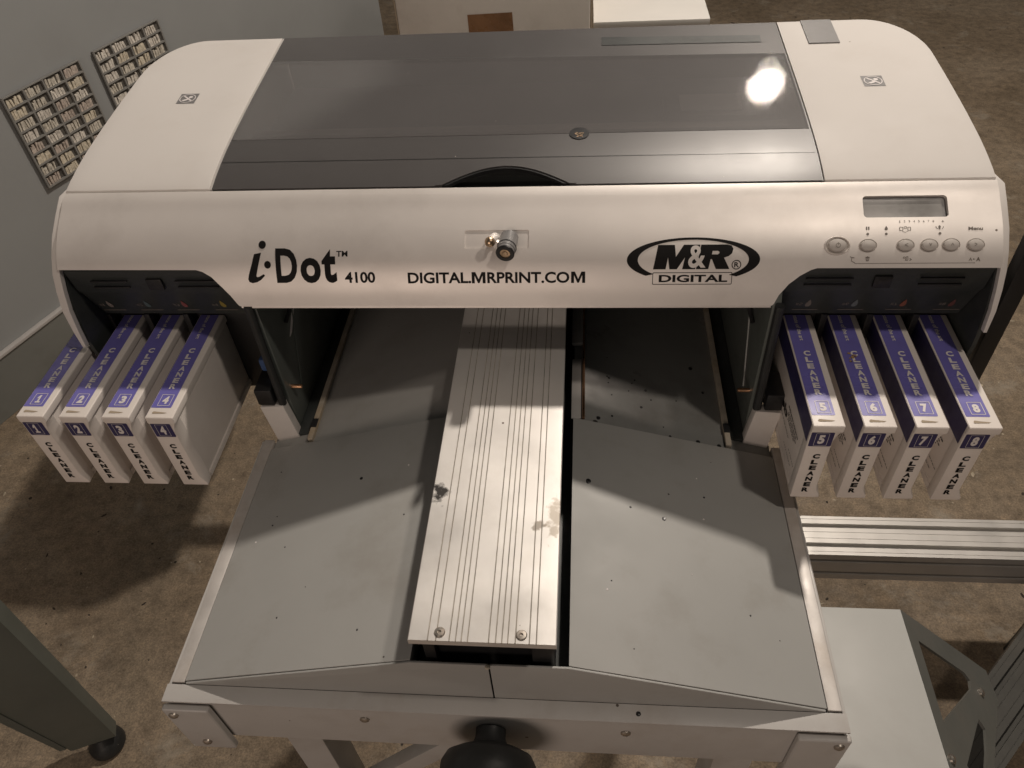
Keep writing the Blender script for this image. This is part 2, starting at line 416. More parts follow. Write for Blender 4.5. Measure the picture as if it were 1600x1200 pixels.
def text_on(name, items, mapf, mt, parent, h=.0003, sstep=None):
    """items: (body, x0, x1, y0, y1, offset, shear) laid in the map's own plane; one mesh"""
    bm = bmesh.new()
    for it in items:
        if isinstance(it[0], str):
            body, x0, x1, y0, y1, of, sh = it
            if body == '1':
                b2 = flat_fill([ONE]); b2.verts.index_update()
                V = [(v.co.x, v.co.y) for v in b2.verts]; Fc = [tuple(v.index for v in f.verts) for f in b2.faces]; b2.free()
            else: V, Fc = glyph(body, of, sh)
            vv = [bm.verts.new((x0+(x1-x0)*a, y0+(y1-y0)*b, 0)) for a, b in V]
            for f in Fc:
                try: bm.faces.new([vv[i] for i in f])
                except ValueError: pass
        else:                                   # raw loops
            b2 = flat_fill(it); b2.verts.index_update()
            vv = [bm.verts.new(v.co) for v in b2.verts]
            for f in b2.faces: bm.faces.new([vv[v.index] for v in f.verts])
            b2.free()
    if sstep:
        ys = [v.co.y for v in bm.verts]
        slice_bm(bm, [], frange(min(ys)+sstep, max(ys), sstep))
    off = org(parent)
    bm.verts.index_update()
    me = bpy.data.meshes.new(name)
    me.from_pydata([tuple(mapf(v.co.x, v.co.y, h)-off) for v in bm.verts], [], [tuple(v.index for v in f.verts) for f in bm.faces])
    bm.free()
    return link(name, me, mt, parent, False)

# ================================================================== the setting
fl = obj('floor', [(-9, -4, 0), (9, -4, 0), (9, 10, 0), (-9, 10, 0)], [(0, 1, 2, 3)], M_FLOOR, smooth=False)
fl['kind'] = 'structure'
def debris(name, label, cat, n, seed, smin, smax, mt):
    rnd = random.Random(seed); V, Fc = [], []
    for _ in range(n):
        x = rnd.uniform(-1.5, 1.5); y = rnd.uniform(.15, 4.2) if abs(x) > .5 else rnd.uniform(2.2, 4.4)
        if x > .3 and .28 < y < .95 and rnd.random() < .7: continue
        r = rnd.uniform(smin, smax)*(1+.25*y); a = rnd.uniform(0, 6.28); el = rnd.uniform(1, 2.6); h = r*rnd.uniform(.25, .6)
        b = len(V)
        for k in range(5):
            t_ = k*1.2566; u = r*el*math.cos(t_)*rnd.uniform(.6, 1.2); v = r*math.sin(t_)*rnd.uniform(.6, 1.2)
            V.append((x+u*math.cos(a)-v*math.sin(a), y+u*math.sin(a)+v*math.cos(a), .0003))
        V.append((x+rnd.uniform(-r, r)*.3, y+rnd.uniform(-r, r)*.3, h))
        Fc += [(b+k, b+(k+1) % 5, b+5) for k in range(5)]
    o = obj(name, V, Fc, mt, None, 0, 1, False); o['kind'] = 'stuff'; o['label'] = label; o['category'] = cat
    return o
debris('floor_grit', 'dark crumbs and flakes scattered over the concrete floor', 'grit', 480, 5, .0009, .0034, mat('dark_crumbs', (.045, .033, .025), .8, var=.4, scale=30))
debris('floor_chips', 'pale chips and dust grains scattered over the concrete floor', 'chips', 420, 9, .0010, .0030, mat('pale_chips', (.46, .39, .29), .8, var=.35, scale=30))
TH = math.radians(21); W0 = Vector((-1.572, 1.359, 0)); WD = Vector((math.sin(TH), math.cos(TH), 0)); WN = Vector((math.cos(TH), -math.sin(TH), 0))
def wall_pt(s, d, z): return W0+WD*s+WN*d+Vector((0, 0, z))
def wall_box(name, s0, s1, d0, d1, z0, z1, mt, parent, bevel=0):
    V = [wall_pt(s, d, z) for s in (s0, s1) for d in (d0, d1) for z in (z0, z1)]
    return obj(name, V, box_vf(0, 1, 0, 1, 0, 1)[1], mt, parent, bevel)
wl = wall_box('wall', -2.5, 2.19, -.12, -.012, 0, 2.75, M_POST, None); wl['kind'] = 'structure'
wall_box('skirting_board', -2.5, 2.188, -.0115, .0, .001, .168, M_SKIRT, wl)
wall_box('skirting_trim', -2.5, 2.188, -.0115, .006, .1685, .178, M_TRIM, wl, .002)
wl_z = 0

# ================================================================== the printer
printer = thing('garment_printer', 'wide white and silver flatbed garment printer with smoked lid and grey loading tray', 'printer', (0, .55, 0))

# --- front cover (silver), with openings for the display and the lock plate
cover_outline = [(-.4150, .1104), (-.4150, .0356), (-.2817, .0349), (-.2759, .0332), (-.2681, .0285), (-.2589, .0183), (-.2532, .0108), (-.2481, .0016), (-.2465, 0),
                 (.2325, 0), (.2339, .0016), (.2371, .0102), (.2441, .0200), (.2527, .0272), (.2614, .0322), (.2663, .0337), (.4145, .0332), (.4150, .1104)]
disp = rrect(.3042, .3727, .0765, .0962, .003)
lockp = rrect(-.0350, .0215, .0524, .0686, .0015)
front = wrapped('front_cover', [cover_outline, disp, lockp], .0032, M_SILVER, printer, sstep=.004)
# lip folded back under the cover
prism('cover_lip', [(.5375, 1.1066), (.560, 1.1066), (.560, 1.1095), (.5385, 1.1098)], 0, -.2462, .2322, M_SILVER, front)
wrapped('display', [rrect(.3036, .3733, .0759, .0968, .003)], .001, M_GREYP, front, h=-.0034)
wrapped('display_glass', [rrect(.3052, .3690, .0772, .0935, .001)], .0008, M_LCD, front, h=-.0026)
wrapped('lock_plate', [rrect(-.0356, .0221, .0518, .0692, .0015)], .001, M_SILVER, front, h=-.0009)

# --- lettering on the front cover
def z5(x, y):   # helper tables hold skin coordinates, not pixels
    return (x, y)
text_on('model_lettering', [
    [ellipse(-.2186, .0572, .0034, .0037, 20)], [ellipse(-.2140, .0393, .0031, .0034, 20)],
    [[(-.2262, .0488), (-.2196, .0501), (-.2212, .0440), (-.2247, .0315), (-.2254, .0290), (-.2245, .0282), (-.2228, .0286), (-.2184, .0309), (-.2172, .0296), (-.2212, .0258), (-.2255, .0235), (-.2296, .0228), (-.2325, .0238), (-.2333, .0264), (-.2322, .0305), (-.2285, .0405)]],
    ('D', -.2065, -.1867, .0229, .0538, .034, 0), ('o', -.1838, -.1652, .0226, .0452, .036, 0), ('t', -.1640, -.1508, .0228, .0528, .04, 0),
    ('TM', -.1503, -.1401, .0461, .0511, .02, 0), ('4100', -.1436, -.1160, .0226, .0325, .026, 0)], skin, M_INK, front, sstep=.003)
def bold_m(x0, x1, y0, y1):
    q = [(0, 0), (0, 1), (.27, 1), (.5, .36), (.73, 1), (1, 1), (1, 0), (.79, 0), (.79, .70), (.56, .02), (.44, .02), (.21, .70), (.21, 0)]
    return [[(x0+(x1-x0)*a, y0+(y1-y0)*b) for a, b in q]]
text_on('web_address_lettering', [('DIGITAL.', -.0863, -.0296, .0219, .0318, .026, 0), bold_m(-.0290, -.0168, .0219, .0318), ('RPRINT.CO', -.0152, .0570, .0219, .0318, .026, 0), bold_m(.0585, .0707, .0219, .0318)], skin, M_INK, front, sstep=.003)
LC = (.1625, .0414)
def lg(x, y):   # emblem grid -> skin coordinates
    return (.1064+(x-210)/1110*.1122, .0413-(y-351)/ (428-225)*.0207)
ring = []
N_ = 96
def in_box(p): return .1283 < p[0] < .1964 and p[1] < .0312
segs = []
cur = []
for k in range(N_+1):
    a = -PI/2+2*PI*k/N_
    o_ = (LC[0]+.0561*math.cos(a), LC[1]+.0190*math.sin(a)); i_ = (LC[0]+.0468*math.cos(a), LC[1]+.0171*math.sin(a))
    if in_box(((o_[0]+i_[0])/2, (o_[1]+i_[1])/2)):
        if cur: segs.append(cur); cur = []
    else: cur.append((o_, i_))
if cur: segs.append(cur)
ring_loops = [[[c[0] for c in sg]+[c[1] for c in reversed(sg)]] for sg in segs if len(sg) > 2]
Mp = [lg(*q) for q in [(432, 428), (473, 225), (612, 225), (622, 325), (688, 225), (825, 225), (785, 428), (677, 428), (698, 330), (632, 428), (570, 428), (556, 330), (538, 428)]]
Rp = [lg(*q) for q in [(832, 225), (1050, 225), (1085, 235), (1098, 262), (1088, 298), (1062, 320), (1022, 334), (1070, 428), (958, 428), (922, 345), (912, 345), (895, 428), (792, 428)]]
Rh = [lg(*q) for q in [(927, 277), (972, 277), (984, 285), (984, 296), (970, 307), (921, 307)]]
frame_o = rrect(.1286, .1961, .0201, .0307, .0010); frame_i = rrect(.1291, .1956, .0206, .0302, .0008)
rc = (.1991, .0370)
text_on('emblem_lettering', ring_loops+[[Mp], [Rp, Rh], [frame_o, frame_i], [ellipse(*rc, .0040, .0040), ellipse(*rc, .0033, .0033)],
        ('R', rc[0]-.0018, rc[0]+.0021, rc[1]-.0021, rc[1]+.0021, .02, 0), ('DIGITAL', .1341, .1922, .0222, .0286, .03, 0)], skin, M_INK, front, sstep=.003)
text_on('ampersand_lettering', [('&', .1584, .1732, .0345, .0536, .022, 0)], skin, M_SILVER, front, h=.0006, sstep=.003)

# --- control panel prints, buttons
prints = [('Menu', .3873, .3987, .0646, .0675, .03, 0), ('A', .3878, .3906, .0390, .0417, 0, 0), ('A', .3936, .3970, .0388, .0421, .05, 0), [[(.3912, .0399), (.3912, .0411), (.3928, .0405)]],
          [rrect(.3053, .3063, .0655, .0684, .0001, 1)], [rrect(.3070, .3080, .0655, .0684, .0001, 1)]]
for lx in (.3065, .3215, .3645): prints.append([ellipse(lx, .0620, .0011, .0011, 14)])
prints.append([[(.3216, .0689), (.3204, .0668), (.3203, .0659), (.3209, .0653), (.3216, .0651), (.3223, .0653), (.3229, .0659), (.3228, .0668)]])
for (a, b) in ((.3322, .3352), (.3388, .3414)): prints.append([rrect(a, b, .0646, .0678, .0004, 2), rrect(a+.0004, b-.0004, .0650, .0674, .0003, 2)])
prints.append([rrect(.3358, .3382, .0664, .0682, .0004, 2), rrect(.3362, .3378, .0668, .0678, .0002, 2)])
prints.append([[(.3345, .0640), (.3368, .0630), (.3392, .0640), (.3392, .0643), (.3368, .0634), (.3345, .0643)]])
prints.append([[(.3640, .0690), (.3632, .0672), (.3637, .0672), (.3637, .0655), (.3650, .0655), (.3650, .0672), (.3656, .0672), (.3648, .0690)]])
for sx in (-1, 1): prints.append([[(.3645+sx*.0016, .0655), (.3645+sx*.0030, .0668), (.3645+sx*.0032, .0683), (.3645+sx*.0028, .0683), (.3645+sx*.0026, .0670), (.3645+sx*.0014, .0659)]])
prints.append([rrect(.2968, .3926, .0373, .0376, .0001, 1)])
prints.append([[(.3920, .0379), (.3932, .0374), (.3920, .0370)]])
prints.append([[(.3656, .0719), (.3690, .0719), (.3673, .0722)]]); prints.append([[(.3664, .0724), (.3682, .0724), (.3673, .0733)]])
# waste bin, tap and cartridge pictograms
prints += [[[(.3047, .0428), (.3085, .0428), (.3085, .0425), (.3047, .0425)]], [[(.3061, .0433), (.3071, .0433), (.3071, .0429), (.3061, .0429)]],
           [[(.3051, .0423), (.3081, .0423), (.3077, .0394), (.3055, .0394)], [(.3056, .0419), (.3060, .0398), (.3072, .0398), (.3076, .0419)]], [[(.3064, .0419), (.3068, .0419), (.3068, .0398), (.3064, .0398)]],
           [[(.2922, .0430), (.2936, .0422), (.2934, .0394), (.2938, .0394), (.2941, .0420), (.2960, .0418), (.2958, .0425), (.2944, .0427), (.2938, .0427), (.2926, .0433)]], [[(.2936, .0398), (.2960, .0385), (.2970, .0376), (.2968, .0373), (.2956, .0382), (.2936, .0393)]],
           [rrect(.3352, .3372, .0414, .0428, .0004, 2), rrect(.3356, .3368, .0417, .0425, .0002, 2)], [rrect(.3376, .3394, .0396, .0430, .0004, 2), rrect(.3380, .3390, .0400, .0426, .0002, 2)], [[(.3370, .0396), (.3374, .0414), (.3377, .0414), (.3374, .0396)]],
           [[(.3408, .0416), (.3404, .0411), (.3416, .0404), (.3404, .0398), (.3408, .0394), (.3424, .0404)]]]
text_on('control_panel_print', prints, skin, M_ICON, front, sstep=.004)
text_on('tray_number_print', [(str(i+1), .3322+i*.00385, .3334+i*.00385, .0718, .0736, .0, 0) for i in range(8)], skin, M_ICON, front)
def button(x, s, rx, rs, power=False):
    rings = [(1.18, .0001), (1.12, -.0006), (1.0, -.0006), (.99, .0009), (.90, .0018), (.6, .0023), (.0, .0025)]
    V, Fc = [], []; n = 28
    for sc, h in rings[:-1]:
        for k in range(n):
            a = 2*PI*k/n; V.append(skin(x+rx*sc*math.cos(a), s+rs*sc*math.sin(a), h+.0006))
    V.append(skin(x, s, rings[-1][1]+.0006)); c = len(V)-1
    for i in range(len(rings)-2):
        for k in range(n): Fc.append((i*n+k, i*n+(k+1) % n, (i+1)*n+(k+1) % n, (i+1)*n+k))
    i = len(rings)-2
    for k in range(n): Fc.append((i*n+k, i*n+(k+1) % n, c))
    return obj('button', V, Fc, M_BTN, front)
btns = [(.2816, .0525, .0074, .0053), (.3065, .0522, .0062, .0046), (.3367, .0521, .0062, .0046), (.3557, .0521, .0062, .0046), (.3731, .0523, .0062, .0046), (.3926, .0521, .0062, .0046)]
for b in btns: button(*b)
def ring_band(name, x, s, r0x, r0s, r1x, r1s, hmid, mt, parent):
    V, Fc = [], []; n = 36
    for q, h in ((0, 0.0), (.5, hmid), (1, 0.0)):
        for k in range(n):
            a = 2*PI*k/n; V.append(skin(x+(r0x+(r1x-r0x)*q)*math.cos(a), s+(r0s+(r1s-r0s)*q)*math.sin(a), h+.0002))
    for i in range(2):
        for k in range(n): Fc.append((i*n+k, i*n+(k+1) % n, (i+1)*n+(k+1) % n, (i+1)*n+k))
    return obj(name, V, Fc, mt, parent)
ring_band('power_button_ring', .2816, .0525, .0090, .0066, .0108, .0080, .0012, M_SILVER, front)
for sym in (('<', .3352, .3378, .0506, .0536, 0, 0), ('v', .3545, .3569, .0509, .0535, 0, 0), ('^', .3719, .3743, .0514, .0534, 0, 0), ('>', .3905, .3925, .0507, .0535, 0, 0)):
    text_on('button_symbol', [sym], lambda x, s, h: skin(x, s, .0034), M_ICON, front)
text_on('power_symbol', [[ellipse(.2816, .0522, .0020, .0019, 20), ellipse(.2816, .0522, .0016, .0015, 20)], [rrect(.2814, .2818, .0524, .0546, .0001, 1)]], lambda x, s, h: skin(x, s, .0034), M_ICON, front)

# --- lock and pin standing out of the plate
lk = skin(.0045, .0625, -.002)
revolve('lock_barrel', lk, (-.10, -1, -.02), [(.0080, 0), (.0080, .0145), (.0082, .0150), (.0080, .0187), (.0076, .0188), (.0076, .0225), (.0066, .0230)], M_GREYP, front)
revolve('lock_collar', lk+Vector((-.0014, -.0142, -.0003)), (-.10, -1, -.02), [(.0084, 0), (.0087, .0006), (.0084, .0012)], M_BLACK, front)
revolve('lock_rim', lk+Vector((-.0022, -.0218, -.0004)), (-.10, -1, -.02), [(.0079, 0), (.0082, .0015), (.0074, .0024), (.0046, .0024), (.0046, .0006)], M_BLACK, front)
revolve('lock_core', lk+Vector((-.0023, -.0226, -.0005)), (-.10, -1, -.02), [(.0045, 0), (.0045, .0006), (.0024, .0007), (.0020, .0013), (.0, .0014)], M_BRASS, front)
pn = skin(-.0085, .0628, -.002)
revolve('latch_stalk', pn, (-.12, -.92, .38), [(.0042, 0), (.0042, .012), (.0034, .016)], M_SILVER, front)
tip = pn+Vector((-.12, -.92, .38)).normalized()*.0190
revolve('latch_ball', tip-Vector((0, 0, .0046)), (0, 0, 1), [(.0046*math.sin(PI*k/10), .0046*(1-math.cos(PI*k/10))) for k in range(11)], M_BRASS, front)
prism('latch_arm', [(-.009, 1.158), (.006, 1.1545), (.006, 1.1605), (-.009, 1.166)], 1, .5560, .5605, M_SILVER, front, .0008)

# --- white side covers with their skirts
def side_cover(sg):
    xi, xo = .2750, .4150; s0, s1 = .1130, .3885; r = .052
    pts = [(xi, s0), (xo, s0)]
    pts.append((xo, s1-r*1.5))
    for k in range(1, 13):
        a = PI/2*k/12
        pts.append((xo-r*(1-math.cos(a))*1.05, s1-r*1.5*(1-math.sin(a))))
    pts.append((xi, s1))
    pts = [(sg*x, s) for x, s in pts]
    if sg < 0: pts.reverse()
    bm = flat_fill([pts])
    slice_bm(bm, [sg*c for c in (.30, .33, .36, .385, .40)], frange(s0+.012, s1, .012))
    for f in bm.faces:
        if f.normal.z < 0: f.normal_flip()
    off = org(printer); bm.verts.index_update()
    flat = [(v.co.x, v.co.y) for v in bm.verts]
    V = [skin(x, s) for x, s in flat]; Fc = [tuple(v.index for v in f.verts) for f in bm.faces]
    bnd = [(e.link_loops[0].vert.index, e.link_loops[0].link_loop_next.vert.index) for e in bm.edges if len(e.link_faces) == 1]
    bm.free()
    low = {}
    for a, b in bnd:
        for i in (a, b):
            if i not in low:
                x, s = flat[i]; p = V[i]
                outer = abs(x) > .30
                low[i] = len(V); V.append(Vector((x*(1.018 if outer else 1), p.y+(.006 if s > .37 else 0), 1.072)))
    for a, b in bnd: Fc.append((b, a, low[a], low[b]))
    me = bpy.data.meshes.new('side_cover'); me.from_pydata([tuple(v-off) for v in V], [], Fc)
    bm = bmesh.new(); bm.from_mesh(me); bmesh.ops.recalc_face_normals(bm, faces=bm.faces)
    es = [e for e in bm.edges if len(e.link_faces) == 2 and e.calc_face_angle(0) > .7]
    bmesh.ops.bevel(bm, geom=es, offset=.0035, segments=3, profile=.5, affect='EDGES', clamp_overlap=True)
    bm.to_mesh(me); bm.free()
    return link('side_cover', me, M_WHITE, printer, True, 50)
covL = side_cover(-1); covR = side_cover(1)
wrapped('grey_tab', [[(.2995, .3375), (.3305, .3375), (.3305, .3884), (.2995, .3884)]], .001, M_GREYP, covR, h=.0012, sstep=.02)
def warn(cov, cx):
    """small black hand-warning sticker with a ring and a bent arm in pale grey"""
    wrapped('warning_sticker', [[(cx-.0098, .2500), (cx+.0098, .2500), (cx+.0098, .2690), (cx-.0098, .2690)]], .0, M_GREYP if cx < 0 else M_GREYP, cov, h=.0003, sstep=.02)
    y = .2594
    text_on('warning_sticker_print', [[ellipse(cx, y, .0086, .0083, 28), ellipse(cx, y, .0077, .0074, 28)],
        [[(cx-.0058, y+.0042), (cx-.0045, y+.0054), (cx+.0060, y-.0042), (cx+.0046, y-.0054)]],
        [ellipse(cx+.0028, y+.0024, .0022, .0022, 12)],
        [[(cx-.0055, y-.0036), (cx-.001, y-.0012), (cx+.001, y+.0008), (cx+.003, y-.001), (cx+.0005, y-.0036), (cx-.003, y-.0055)]]], skin, M_WINK, cov, h=.0006)
warn(covR, .3456); warn(covL, -.3426)

# --- white rims at the ends of the front cover, dark cheeks inside them
rim_curve = [(.6195, 1.1905), (.606, 1.1852), (.589, 1.1752), (.5715, 1.1635), (.5582, 1.1505), (.5485, 1.1380), (.5415, 1.1225), (.5352, 1.1040), (.5318, 1.0830), (.5300, 1.0640)]
inner_curve = []
for i, (y, z) in enumerate(rim_curve):
    a = Vector(rim_curve[max(i-1, 0)]); b = Vector(rim_curve[min(i+1, len(rim_curve)-1)]); t_ = (b-a).normalized()
    inner_curve.append((y-t_.y*.0055, z+t_.x*.0055))
for sg in (-1, 1):
    n_ = len(rim_curve) if sg < 0 else len(rim_curve)-1
    V, Fc = [], []
    for i in range(n_):
        f = i/(len(rim_curve)-1)
        xo = .4212+.0022*f if sg < 0 else .4222-.0030*f
        ends = 1-.55*max(0, f-.75)/.25
        if i == 0: xo = .4158
        for q in (rim_curve[i], inner_curve[i]):
            for x in (.4153, .4153+(xo-.4153)*ends): V.append((sg*x, q[0], q[1]-(.0022 if i == 0 else 0)))
    for i in range(n_-1):
        a = i*4; b = a+4
        Fc += [(a, a+1, b+1, b), (a+2, b+2, b+3, a+3), (a+1, a+3, b+3, b+1), (a, b, b+2, a+2)]
    Fc += [(0, 2, 3, 1), (n_*4-4, n_*4-3, n_*4-1, n_*4-2)]
    er = obj('end_rim', V, Fc, M_WHITE, printer, .0012, 3)
    a, b = sorted((sg*.4148, sg*.4185))
    prism('end_cheek', [(y+.0022, z) for y, z in inner_curve]+[(.540, 1.040), (.62, 1.030)], 0, a, b, M_DARK, er)

# --- cartridge bays: dark hinged flap above the slots, cavity behind
def bay(sg, xo, xi, drops):
    # flap profile in YZ, front surface from under the silver edge down to the slots
    pts = [(.5525, 1.1385), (.5560, 1.1130), (.5610, 1.1045), (.5760, 1.0680)]
    back = [(.585, 1.0660), (.585, 1.1390)]
    x_in_top, x_in_bot = xi+.024*1, xi
    V, Fc = [], []
    nseg = len(pts)+len(back)
    for x, k in ((xo, 0), (xi, 1)):
        for (y, z) in pts+back: V.append((sg*x, y, z))
    for i in range(nseg): Fc.append((i, (i+1) % nseg, nseg+(i+1) % nseg, nseg+i))
    Fc.append(tuple(range(nseg))); Fc.append(tuple(range(2*nseg-1, nseg-1, -1)))
    flap = obj('bay_flap', V, Fc, M_DARK, printer, .0012)
    def fm(u, v, h):      # u along x, v from 0 (top) to 1 (bottom) of lower slope
        y = .5610+(.5760-.5610)*v; z = 1.1045+(1.0680-1.1045)*v
        return Vector((u, y, z))+Vector((0, -.925, -.38))*0+Vector((0, -.92, -.38)).normalized()*h
    # ribs, latch window
    for c, w in ((xo-.040, .018), (xi+.043, .020)):
        for dz in (0, .0075):
            box('flap_rib', sg*c-w, sg*c+w, .5508+dz*.13, .5530+dz*.13, 1.1262-dz, 1.1276-dz, M_BLACK, flap, .0003)
    box('latch_window', sg*(xo+xi)/2-.0075, sg*(xo+xi)/2+.0075, .5515, .5545, 1.1165, 1.1290, M_BLACK, flap, .0008)
    for (dx, colr, nm) in drops:
        d = [(dx+.0000, .30), (dx-.0022, .47), (dx-.0026, .56), (dx-.0014, .64), (dx+.0014, .64), (dx+.0026, .56), (dx+.0022, .47)]
        text_on('ink_drop_print', [[d]], fm, colr, flap, h=.0004)
        text_on('slot_print', [('#', dx-.0110, dx-.0085, .46, .58, 0, 0), (nm, dx-.0080, dx-.0052, .46, .58, 0, 0), [rrect(dx-.0120, dx+.0110, .77, .80, .0005, 1)]], fm, M_ICON, flap, h=.0004)
    return flap
M_DY = mat('yellow_print', (.30, .23, .05), .5); M_DR = mat('red_print', (.24, .07, .07), .5); M_DC = mat('teal_print', (.09, .13, .14), .5); M_DB = mat('dull_brown_print', (.14, .06, .055), .5); M_DG = mat('grey_blue_print', (.15, .17, .18), .5); M_DO = mat('orange_print', (.24, .08, .05), .5)
bay(-1, .4140, .2460, [(-.3985, M_ICON, '1'), (-.3595, M_DC, '2'), (-.3215, M_DR, '3'), (-.2820, M_DY, '4')])
bay(1, .4140, .2375, [(.2745, M_ICON, '5'), (.3155, M_DG, '6'), (.3580, M_DO, '7'), (.4000, M_DB, '8')])
# housings the cartridges slide into, with black partition fins between the slots
for nm_, x0, x1, xsl in (('L', -.4470, -.2480, [-.4485, -.4070, -.3658, -.3243]), ('R', .2440, .4146, [.2615, .3030, .3445, .3860])):
    hs = box('cartridge_housing', x0, x1, .592, .870, .9480, 1.0655, M_BLACK, printer, .002)
    for k, x in enumerate(xsl[1:]):
        box('slot_partition', x-.0105, x-.0045, .577, .5915, 1.030, 1.0655, M_BLACK, hs, .0008)

# --- smoked lid in three strips, with a curved finger recess in front
lid_e = bpy.data.objects.new('lid', None)
arc = [(-.058+.1144*k/24, .1128+.0225*math.sin(PI*k/24)) for k in range(25)]
front_loop = [(-.2725, .1128)]+arc+[(.2725, .1128), (.2725, .1818), (-.2725, .1818)]
wx = [(-.2725, .1822), (.2725, .1822), (.2725, .3200), (-.2725, .3340)]
lid = wrapped('lid', [wx], .003, M_LID, printer, sstep=.006, xstep=.06)
wrapped('lid_front_strip', [front_loop], .003, M_LIDF, lid, sstep=.006, h=-.0002)
wrapped('lid_rear_strip', [[(-.2725, .3344), (.2725, .3204), (.2725, .3885), (-.2725, .3885)]], .003, M_LIDF, lid, sstep=.01, h=-.0002)
wrapped('lid_seam', [[(-.272, .1474), (.272, .1474), (.272, .1480), (-.272, .1480)]], .0, M_BLACK, lid, h=.0001, xstep=.1)
wrapped('lid_rear_recess', [[(.087, .3480), (.253, .3450), (.253, .3600), (.087, .3660)]], .0, M_DARK, lid, h=.0003, xstep=.1)
wrapped('lid_label', [[(-.056, .147), (-.018, .147), (-.018, .166), (-.024, .166), (-.024, .178), (-.050, .178), (-.050, .166), (-.056, .166)]], .0, M_WHITE, lid, h=-.0042, xstep=.1)
arc2 = [(-.058+.1144*k/24, .1128+.0225*math.sin(PI*k/24)) for k in range(25)]
arc3 = [(-.064+.1264*k/24, .1128+.0295*math.sin(PI*k/24)) for k in range(25)]
wrapped('finger_recess_rim', [arc2+arc3[::-1]], .0012, M_LIDF, lid, h=.0012, sstep=.006)
wrapped('finger_recess_edge', [arc+[(x*.985, s-.0022) for x, s in reversed(arc[1:-1])]], .004, M_BLACK, lid, h=.0002, sstep=.006)
wrapped('latch_notch', [ellipse(.0644, .1812, .0092, .0090, 26)], .0006, M_BLACK, lid, h=.0006, sstep=.006)
random.seed(3)
text_on('notch_debris', [[ellipse(.0644+random.uniform(-.0038, .0038), .1785+random.uniform(-.0035, .003), .0006+.0006*random.random(), .0005, 7)] for _ in range(22)], skin, M_BRASS, lid, h=.0010)
# strips along the lid's edges; left one's reflected light painted as pale trim
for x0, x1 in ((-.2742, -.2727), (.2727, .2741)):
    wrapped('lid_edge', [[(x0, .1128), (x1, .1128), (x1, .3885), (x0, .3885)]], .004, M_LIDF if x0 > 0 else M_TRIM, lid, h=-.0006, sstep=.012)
# carriage rail and carriage; plates around them added to bound light through the lid
inner = box('carriage_rail', -.272, .272, .722, .736, 1.168, 1.182, M_RIM, printer, .001)
box('front_light_stop', -.272, .272, .574, .667, 1.160, 1.1650, M_DARK, inner, .001)
box('rear_light_stop', -.272, .272, .716, .872, 1.160, 1.1650, M_DARK, inner, .001)
boxes('end_light_stop', [(-.272, -.185, .6675, .7155, 1.160, 1.165), (.215, .272, .6675, .7155, 1.160, 1.165)], M_DARK, inner)
cr_ = box('carriage', .150, .262, .735, .800, 1.168, 1.188, M_BLACK, printer, .004)
box('carriage_label', .165, .225, .745, .780, 1.1881, 1.1885, M_WHITE, cr_, 0)
box('rear_wall', -.272, .272, .872, .880, .930, 1.212, M_DARK, printer, .001)

# --- inner side plates of the print bay, with gasket, screw, cable, sticker
for sg in (-1, 1):
    pl = prism('inner_plate', [(.541, .936), (.541, 1.104), (.571, 1.160), (.872, 1.160), (.872, .936)], 0, min(sg*.2345, sg*.2425), max(sg*.2345, sg*.2425), M_WALLP, printer, .001)
    tube('gasket', [(sg*.2400, .5340, .9820), (sg*.2400, .5355, 1.02), (sg*.2402, .5385, 1.108)], .0042, M_RUB, pl)
    tube('cable', [(sg*.2310, .600, 1.115), (sg*.2305, .605, 1.090), (sg*.2300, .604, 1.070), (sg*.2305, .594, 1.056), (sg*.2325, .583, 1.050)], .0022, M_BLACK, pl)
    revolve('screw', (sg*.2345, .553, .988), (-sg, 0, 0), [(.0022, 0), (.0022, .011), (.0012, .0116)], M_COPPER, pl, 12)
    tube('plate_ridge', [(sg*.2342, .640, 1.11), (sg*.2342, .600, 1.03), (sg*.2342, .575, .972)], .0012, M_WALLP, pl, 6)
    ft = prism('white_foot', [(sg*.2316, .9255), (sg*.2575, .9225), (sg*.2635, .981), (sg*.2380, .983)], 1, .5285, .5400, M_WHITE, printer, .0015)
    box('foot_clip', min(sg*.246, sg*.2640), max(sg*.246, sg*.2640), .5290, .562, .9835, 1.0050, M_BLACK, ft, .002)
    gt = box('gutter', min(sg*.2205, sg*.2342), max(sg*.2205, sg*.2342), .530, .870, .928, .9395, M_DARK, printer, .0005)
    st = box('edge_strip', min(sg*.2135, sg*.2190), max(sg*.2135, sg*.2190), .5175, .870, .9310, .9462, M_PALE, printer, .0006)
    box('strip_clip', min(sg*.2130, sg*.2195), max(sg*.2130, sg*.2195), .5330, .5450, .9464, .9472, M_BLACK, st, .0003)
    if sg < 0:
        prism('plate_sticker', [(.585, 1.0290), (.592, 1.0290), (.664, 1.0790), (.657, 1.0810)], 0, -.2344, -.2339, M_WINK, pl)
        box('blue_clip', -.2600, -.2490, .552, .562, 1.010, 1.0260, M_BLUEP, pl, .003)

